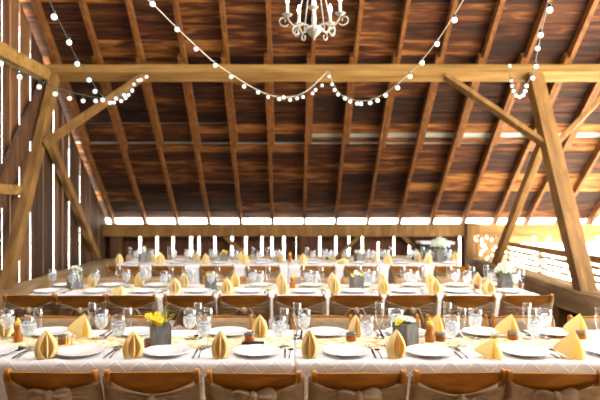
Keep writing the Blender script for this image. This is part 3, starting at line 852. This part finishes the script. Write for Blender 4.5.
# ------------------------------------------------------------------ planter boxes and flowers
def make_box():
    r = empty('planter_box'); s, h, t = .115, .135, .010
    b = MB()
    for k in range(4):
        a = k*PI/2; b.box((math.cos(a)*(s-t)/2, math.sin(a)*(s-t)/2, h/2), (t, s-.004 if k % 2 == 0 else s-2*t, h), rz=a)
    b.build('side_boards', M['crate'], r, bevel=.0015)
    b = MB(); b.box((0, 0, h*.42), (s-2*t, s-2*t, h*.8)); b.build('soil', M['sill'], r)
    for sx in (-1, 1):
        for sy in (-1, 1):
            b = MB(); b.box((sx*(s/2-.004), sy*(s/2-.004), h/2), (.012, .012, h+.002)); b.build('corner_batten', M['cratetrim'], r)
    return r
BX = Proto(make_box)
def blossom(b, c, r, tilt, n=8, rg=random):
    c = Vector(c); R = Matrix.Rotation(rg.uniform(0, 6), 3, 'Z')
    nrm_ = Vector((rg.uniform(-.5, .5), -.7+rg.uniform(-.4, .4), .8)).normalized()
    q = Vector((0, 0, 1)).rotation_difference(nrm_).to_matrix() @ R
    for k in range(n):
        a = 2*PI*k/n
        d = Vector((math.cos(a), math.sin(a), 0)); s_ = Vector((-d.y, d.x, 0))
        pts = [d*.12*r, d*.55*r + s_*.30*r + Vector((0, 0, .10*r)), d*r + Vector((0, 0, .16*r)), d*.55*r - s_*.30*r + Vector((0, 0, .10*r))]
        lo = [c + q @ p for p in pts]; hi = [c + q @ (p + Vector((0, 0, .06*r))) for p in pts]
        b.hull(lo, hi)
    return c + q @ Vector((0, 0, .12*r))
def bunch(kind, loc, lab, scale=1.0, seed=0):
    r = empty('flower_bunch', loc); rg = random.Random(seed); h = .105
    b = MB()
    tips = []
    if kind == 'breath':
        n = 170
        for k in range(n):
            a = rg.uniform(0, 6.28); q = rg.uniform(0, 1)**.5
            tips.append(Vector((q*.105*math.cos(a), q*.105*math.sin(a), h+.045+.135*(1-q*q*.6)*rg.uniform(.35, 1))))
        for t in tips[::4]: b.tube([(t.x*.2, t.y*.2, h), (t.x*.6, t.y*.6, h+(t.z-h)*.6), t], .0012, 4)
        b.build('stems', M['leaf'], r)
        b = MB()
        for t in tips: b.ico(t, rg.uniform(.0065, .011))
        o = b.build('tiny_blooms', M['breath'], r, smooth=80); o['kind'] = 'stuff'
        return tag(r, lab, 'flowers', 'flower bunches in planter boxes')
    spec = {'yellow': [('yel', 18)], 'daisy': [('whitep', 6), ('yel', 4)], 'white': [('whitep', 7)], 'small': [('yel', 6)]}[kind]
    # foliage
    ferny = kind == 'yellow'
    for k in range(16 if ferny else (22 if kind == 'white' else 10)):
        a = rg.uniform(-.9, 1.1) if ferny else rg.uniform(0, 6.28); q = rg.uniform(.01, .05)
        base = Vector((rg.uniform(-.02, .03), rg.uniform(-.02, .03), h)); top = base + Vector((q*math.cos(a)*1.3, q*math.sin(a), rg.uniform(.07, .15) if ferny else rg.uniform(.02, .13 if kind == 'white' else .06)))
        b.tube([base, base.lerp(top, .6)+Vector((0, 0, .008)), top], [.002, .0016, .0008], 4)
        for j in range(7 if ferny else 3):
            p = base.lerp(top, .3+.7*j/(7 if ferny else 3)); w = Vector((rg.uniform(-1, 1), rg.uniform(-1, 1), rg.uniform(.1, .8))).normalized()
            l = .014 if ferny else .022; s_ = w.cross(Vector((0, 0, 1))).normalized()*.004*(1 if ferny else 2)
            b.hull([p, p+w*l*.5+s_, p+w*l, p+w*l*.5-s_], [p+Vector((0, 0, .001)), p+w*l*.5+s_+Vector((0, 0, .001)), p+w*l+Vector((0, 0, .001)), p+w*l*.5-s_+Vector((0, 0, .001))])
    b.build('foliage', M['leafl'] if ferny else M['leaf'], r)
    for mname, cnt in spec:
        for k in range(cnt):
            if kind == 'daisy': pos = Vector((rg.uniform(-.05, .055), rg.uniform(-.05, .02), h+rg.uniform(.035, .075))) if mname == 'whitep' else Vector((rg.choice([-1, -1, 1])*rg.uniform(.03, .06), -.02+rg.uniform(-.03, .02), h+rg.uniform(.025, .06)))
            elif kind == 'yellow': pos = Vector((rg.uniform(-.075, .02), rg.uniform(-.065, .0), h+rg.uniform(.03, .10)))
            elif kind == 'white': pos = Vector((rg.uniform(-.055, .06), rg.uniform(-.05, .03), h+rg.uniform(.04, .15)))
            else: pos = Vector((rg.uniform(-.045, .045), rg.uniform(-.045, .045), h+rg.uniform(.03, .07)))
            b = MB(); cc = blossom(b, pos, rg.uniform(.020, .026) if mname == 'yel' else .025, 0, 8, rg)
            b.tube([(pos.x*.5, pos.y*.5, h-.01), pos], .0014, 4)
            o = b.build('flower', M[mname], r)
            b = MB(); b.sphere(cc, .0065, 8, 5); b.build('flower_center', M['cap'], o, smooth=80)
    return tag(r, lab, 'flowers', 'flower bunches in planter boxes')
boxes = [  # px, d, row, rot, kind, box label, flower label, scale
    (160.5, 3.50, 'front', .28, 'yellow', 'grey wooden planter box holding yellow flowers on the front table', 'bright yellow flowers with green fern in the left front box', 1.0),
    (405.5, 3.57, 'front', .72, 'daisy', 'grey wooden planter box holding daisies on the front table', 'white daisies and yellow flowers in the right front box', .95),
    (75, 5.95, 'middle', .7, 'white', 'small wooden box at the left end of the middle row', 'small white flowers with greenery at the left end of middle row', 1.05),
    (210.5, 5.93, 'middle', .2, 'small', 'grey box of yellow flowers left of centre on middle row', 'yellow flowers left of centre on the middle row', .92),
    (356.5, 5.93, 'middle', .3, 'daisy', 'grey box right of centre on the middle row', 'yellow and white flowers right of centre on the middle row', .95),
    (505, 5.95, 'middle', .12, 'breath', 'brown wooden box at the right end of the middle row', 'airy cloud of white blossom at the right end of middle row', .98),
    (143.5, 8.75, 'back', .5, 'white', 'small box at the left end of the back row', 'pale flowers with green leaves at the left of the back row', 1.05),
    (223.5, 8.75, 'back', .2, 'small', 'small grey box of yellow flowers on the back row', 'yellow flowers in the grey box on the back row', 1.0),
    (359, 8.75, 'back', .3, 'daisy', 'small grey box right of centre on the back row', 'yellow and white flowers right of centre on the back row', 1.0),
    (440, 8.80, 'back', .15, 'breath', 'low grey box before the dark box on the back row', 'large cloud of white blossom near the right end of back row', 1.35)]
for i, (px, d, row, rot, kind, bl_, fl_, sc) in enumerate(boxes):
    loc = (X(px, d), d, tz(row, d))
    BX.put(loc, rot, bl_, 'planter', 'wooden planter boxes', (sc, sc, sc))
    f = bunch(kind, (loc[0], loc[1], loc[2]), fl_, seed=60+i); f.scale = (sc,)*3

# dark box with a white lid against the back wall
r = empty('dark_box', (X(436, 10.8), 10.8, 0)); tag(r, 'dark box with a projecting white lid against the back wall', 'box')
b = MB(); b.box((0, 0, .42), (.58, .36, .84)); b.build('box_body', M['darkbox'], r, bevel=.01)
b = MB(); b.box((-.02, 0, .905), (.62, .42, .045)); b.build('lid', M['lidwhite'], r, bevel=.01)
b = MB(); b.box((0, 0, .862), (.5, .3, .044)); b.build('rim', M['darkbox'], r)

# ------------------------------------------------------------------ chandelier
def chandelier():
    c = Vector((X(314, 5.0), 5.0, 3.0))
    r = empty('chandelier', c); tag(r, 'white iron candle chandelier with scrolled arms hanging above the tables', 'chandelier')
    b = MB(); b.lathe([(0, 0), (.006, .004), (.010, .018), (.022, .034), (.045, .055), (.066, .080), (.072, .100), (.064, .112), (.030, .118), (.018, .14), (.024, .18), (.016, .24), (.026, .30), (.016, .36), (.03, .44), (.02, .52), (0, .53)], 20)
    b.build('central_column', M['iron'], r, smooth=50)
    for k in range(5):
        a = math.radians(-94 + 72*k)
        ca, sa = math.cos(a), math.sin(a)
        def q(rr, z): return (rr*ca, rr*sa, z)
        b = MB()
        pts = [(.02, .10), (.06, .125), (.10, .130), (.145, .112), (.185, .112), (.215, .145), (.235, .175)]
        # smooth
        fine = []
        for i in range(len(pts)-1):
            p0, p1, p2, p3 = pts[max(i-1, 0)], pts[i], pts[i+1], pts[min(i+2, len(pts)-1)]
            for j in range(5):
                t = j/5
                fine.append(tuple(.5*((2*p1[m]) + (-p0[m]+p2[m])*t + (2*p0[m]-5*p1[m]+4*p2[m]-p3[m])*t*t + (-p0[m]+3*p1[m]-3*p2[m]+p3[m])*t**3) for m in (0, 1)))
        fine.append(pts[-1])
        b.tube([q(*p) for p in fine], .0085, 7)
        # outer scroll under the cup
        sc = [( .268 + (.050-.0021*j)*math.cos(-2.6+j*.36)*1.0, .145 + (.050-.0021*j)*math.sin(2.6-j*.36+PI)*1.0) for j in range(18)]
        b.tube([q(*p) for p in sc], .0065, 6)
        # inner drop scroll
        sc = [(.155 + (.046-.0019*j)*math.cos(2.2-j*.36), .066 + (.046-.0019*j)*math.sin(2.2-j*.36)) for j in range(18)]
        b.tube([q(*p) for p in sc], .0065, 6)
        arm = b.build('arm', M['iron'], r, smooth=60)
        b = MB(); b.lathe([(0, .175), (.012, .178), (.030, .190), (.046, .205), (.044, .207), (.018, .200), (0, .200)], 16, c=(.235*ca, .235*sa, 0)); b.build('drip_cup', M['iron'], arm, smooth=50)
        b = MB(); b.lathe([(0, .199), (.0125, .199), (.0125, .30), (0, .30)], 12, c=(.235*ca, .235*sa, 0)); b.build('candle_sleeve', M['candle'], arm, smooth=40)
        b = MB(); b.lathe([(0, .298), (.009, .302), (.016, .322), (.013, .345), (.005, .368), (0, .374)], 12, c=(.235*ca, .235*sa, 0)); b.build('flame_bulb', M['flame'], arm, smooth=60)
        b = MB(); b.tube([q(*p) for p in ((.02, .50), (.06, .46), (.10, .36), (.13, .22), (.15, .125))], .006, 6); b.build('cage_rod', M['iron'], r, smooth=60)
    b = MB()
    z = .52; k = 0; zt_ = zb(5.0)+ZS - 3.0
    while z < zt_:
        pts = []
        for j in range(9):
            a = 2*PI*j/8; pts.append((.014*math.cos(a), 0, z+.022+.024*math.sin(a)) if k % 2 == 0 else (0, .014*math.cos(a), z+.022+.024*math.sin(a)))
        b.tube(pts, .004, 5, cap=False); z += .038; k += 1
    b.build('chain', M['iron'], r, smooth=60)
chandelier()

# ------------------------------------------------------------------ string lights
def catmull(pts, n=8):
    out = []
    for i in range(len(pts)-1):
        p0, p1, p2, p3 = pts[max(i-1, 0)], pts[i], pts[i+1], pts[min(i+2, len(pts)-1)]
        for j in range(n):
            t = j/n; out.append(.5*((2*p1) + (-p0+p2)*t + (2*p0-5*p1+4*p2-p3)*t*t + (-p0+3*p1-3*p2+p3)*t**3))
    out.append(pts[-1]); return out
def string(lab, ctrl, bulbs, cord='cord', br=.0205):
    r = empty('string_light', P(*ctrl[len(ctrl)//2])); tag(r, lab, 'string lights', 'globe string lights'); o0 = Vector(r.location)
    pts = [P(*c) if not isinstance(c, Vector) else c for c in ctrl]
    line = catmull(pts, 8)
    b = MB(); b.tube([p-o0 for p in line], .0045, 5); b.build('cord', M[cord], r, smooth=60)
    proto = None
    for (px, py) in bulbs:
        # the cord point nearest to this bulb
        best = min(line, key=lambda p: (CX+F*p.x/p.y-px)**2 + (CY-F*(p.z-CH)/p.y-py+4)**2)
        c = Vector(((px-CX)/F*best.y, best.y, CH-(py-CY)/F*best.y)) - o0
        hang = Vector((c.x, c.y, c.z+br*1.0))
        if proto is None:
            b = MB(); b.sphere((0, 0, 0), br, 14, 10); bulb = b.build('bulb', M['bulb'], r, smooth=80)
            b = MB(); b.lathe([(0, br*.85), (.010, br*.85), (.012, br*1.0), (.012, br*1.75), (.006, br*1.95), (0, br*1.95)], 10); sk = b.build('socket', M['cord'], bulb, smooth=40)
            proto = (bulb, sk)
        else:
            bulb = proto[0].copy(); COL.objects.link(bulb); sk = proto[1].copy(); COL.objects.link(sk); sk.parent = bulb; bulb.parent = r
        bulb.location = c
pd = 8.14
string('string of globe lights descending at upper left to the knee brace', [(2, -130, 2.7), (36, -40, 3.2), (50, 2, 3.6), (65, 33, 4.1), (76, 57, 4.6), (88, 76, 5.1), (101, 94, 5.7), (110, 101, 6.3), (122, 98, 6.9), (134, 86, 7.4), (146, 70, pd)],
       [(54, 17), (69, 42.5), (77, 64), (89, 80), (95, 91.5), (102.5, 100), (110, 103), (113.5, 102.5), (121, 101), (125.5, 98), (128.5, 95), (132, 90), (134, 84.5), (138, 80.5), (141, 80), (146.5, 77)])
string('string of globe lights swagged from the far left edge to the brace', [(-60, 30, 3.7), (-8, 58, 4.3), (4, 62, 4.4), (30, 76, 4.9), (55, 87, 5.3), (83, 95, 5.7), (108, 98, 6.3), (128, 90, 7.2), (140, 79, pd-.03)],
       [(0.5, 63.5), (19.5, 77), (39, 87), (55, 94), (69.5, 98.5), (83, 101), (95.5, 101), (116, 98.5), (124, 95), (132, 91)])
string('string of globe lights from top left centre sagging to the purlin middle', [(118, -40, 3.4), (140, -8, 4.0), (154, 5, 4.3), (176, 27, 4.7), (196, 46, 5.1), (214, 62, 5.6), (231, 74, 6.0), (250, 86, 6.5), (270, 95, 7.0), (290, 97, 7.4), (308, 90, 7.8), (328, 71, pd)],
       [(152.5, 4), (177, 29.5), (196, 49), (215, 65.5), (231, 77), (244, 86.5), (258, 92.5), (268, 97), (279, 99), (283.5, 97.5), (290, 100), (297, 98.5), (303, 97), (312.5, 93.5), (315.5, 90), (322, 85.5), (329, 76.5)], 'cordl')
string('string of globe lights from purlin middle rising to the top right centre', [(329, 72, pd), (333, 83, 7.6), (339, 93, 7.1), (350, 98.5, 6.7), (362, 101, 6.3), (376, 98, 5.9), (390, 90, 5.6), (410, 73, 5.2), (422, 60, 4.9), (437, 41, 4.5), (454, 15, 4.1), (466, -6, 3.9), (490, -60, 3.3)],
       [(332, 84.5), (334.5, 90), (338, 94.5), (345, 98.5), (350, 101.5), (357, 103.5), (361, 104), (370, 103), (377.5, 100.5), (385.5, 95.5), (397.5, 88), (410, 76.5), (422, 63), (437, 44), (454.5, 20)], 'cordl')
string('short string of globe lights looped around the top of the right post', [(552, -80, 2.8), (549, -20, 3.3), (547, 4, 3.6), (541, 33, 4.3), (536, 58, 5.1), (532, 74, 5.7), (526, 86, 6.4), (519, 93, 7.0), (512, 84, 7.5), (508, 64, pd-.02)],
       [(549.5, 10), (540.5, 35), (537.5, 48.5), (536, 66.5), (532.5, 78), (526.5, 86), (525, 91), (523, 95), (519.5, 97), (516, 95.5), (513.5, 91), (512, 86), (511, 81), (509.5, 66)])
# fairy lights draped behind the right sill
def fairy(lab, strands, nb, br, seed):
    rg = random.Random(seed)
    r = empty('fairy_lights', strands[0][0]); tag(r, lab, 'fairy lights', 'fairy lights in the right bay'); o0 = Vector(r.location)
    b = MB(); allp = []
    for s in strands:
        line = catmull([Vector(p) for p in s], 10); b.tube([p-o0 for p in line], .003, 4); allp += line
    b.build('wire', M['cordl'], r)
    proto = None
    for k in range(nb):
        p = allp[rg.randrange(len(allp))] - o0 + Vector((rg.uniform(-.03, .03), 0, -br))
        if proto is None: q = MB(); q.sphere((0, 0, 0), br, 8, 6); proto = q.build('bulb', M['bulbw'], r, smooth=80); o = proto
        else: o = proto.copy(); COL.objects.link(o); o.parent = r
        o.location = p; 
rg = random.Random(31)
st = []
for k in range(7):
    x = X(477+k*5, 10.9); st.append([(x, 10.96, 1.04), (x+rg.uniform(-.05, .05), 10.9, .85), (x+rg.uniform(-.05, .05), 10.88, .68), (x+rg.uniform(-.05, .05), 10.9, .5)])
fairy('cluster of fairy lights hanging from the plate beam by the corner post', st, 42, .021, 5)
st = []
for k in range(5):
    z = .80-.12*k; s = []
    for j in range(12): s.append((XS-.06, 10.7-j*.38, z+rg.uniform(-.05, .05)))
    st.append(s)
fairy('tangle of fairy lights along the slatted wall on the right', st, 95, .019, 6)

# ------------------------------------------------------------------ light
w = bpy.data.worlds.new('overcast_sky'); SC.world = w; w.use_nodes = True
bgn = w.node_tree.nodes['Background']; bgn.inputs['Color'].default_value = (1.0, .985, .96, 1); bgn.inputs['Strength'].default_value = 9.0

bounce_sun = bpy.data.lights.new('bounce_sun', 'SUN'); bounce_sun.energy = 42; bounce_sun.color = (1, .93, .80); bounce_sun.angle = math.radians(3)  # added sun; its bounce off the ground brightens the roof on the right
so = bpy.data.objects.new('bounce_sun', bounce_sun); COL.objects.link(so)
so.rotation_euler = Vector((.45, .45, .77)).to_track_quat('Z', 'Y').to_euler(); so.location = (14, 20, 14)

# ------------------------------------------------------------------ camera
cam = bpy.data.cameras.new('camera'); co = bpy.data.objects.new('camera', cam); COL.objects.link(co)
co.location = (0, 0, CH); co.rotation_euler = (PI/2, 0, 0)
cam.sensor_width = 36; cam.lens = F/600*36
cam.shift_x = (300-CX)/600; cam.shift_y = (CY-200)/600
cam.dof.use_dof = True; cam.dof.focus_distance = 3.42; cam.dof.aperture_fstop = 1.8
SC.camera = co
vs = SC.view_settings; vs.view_transform = 'Standard'; vs.look = 'None'; vs.gamma = 1; vs.exposure = 0.42
try: vs.use_curve_mapping = False
except Exception: pass
SC.cycles.use_denoising = True
SC.cycles.max_bounces = 12; SC.cycles.transparent_max_bounces = 24; SC.cycles.diffuse_bounces = 6
SC.cycles.sample_clamp_indirect = 12
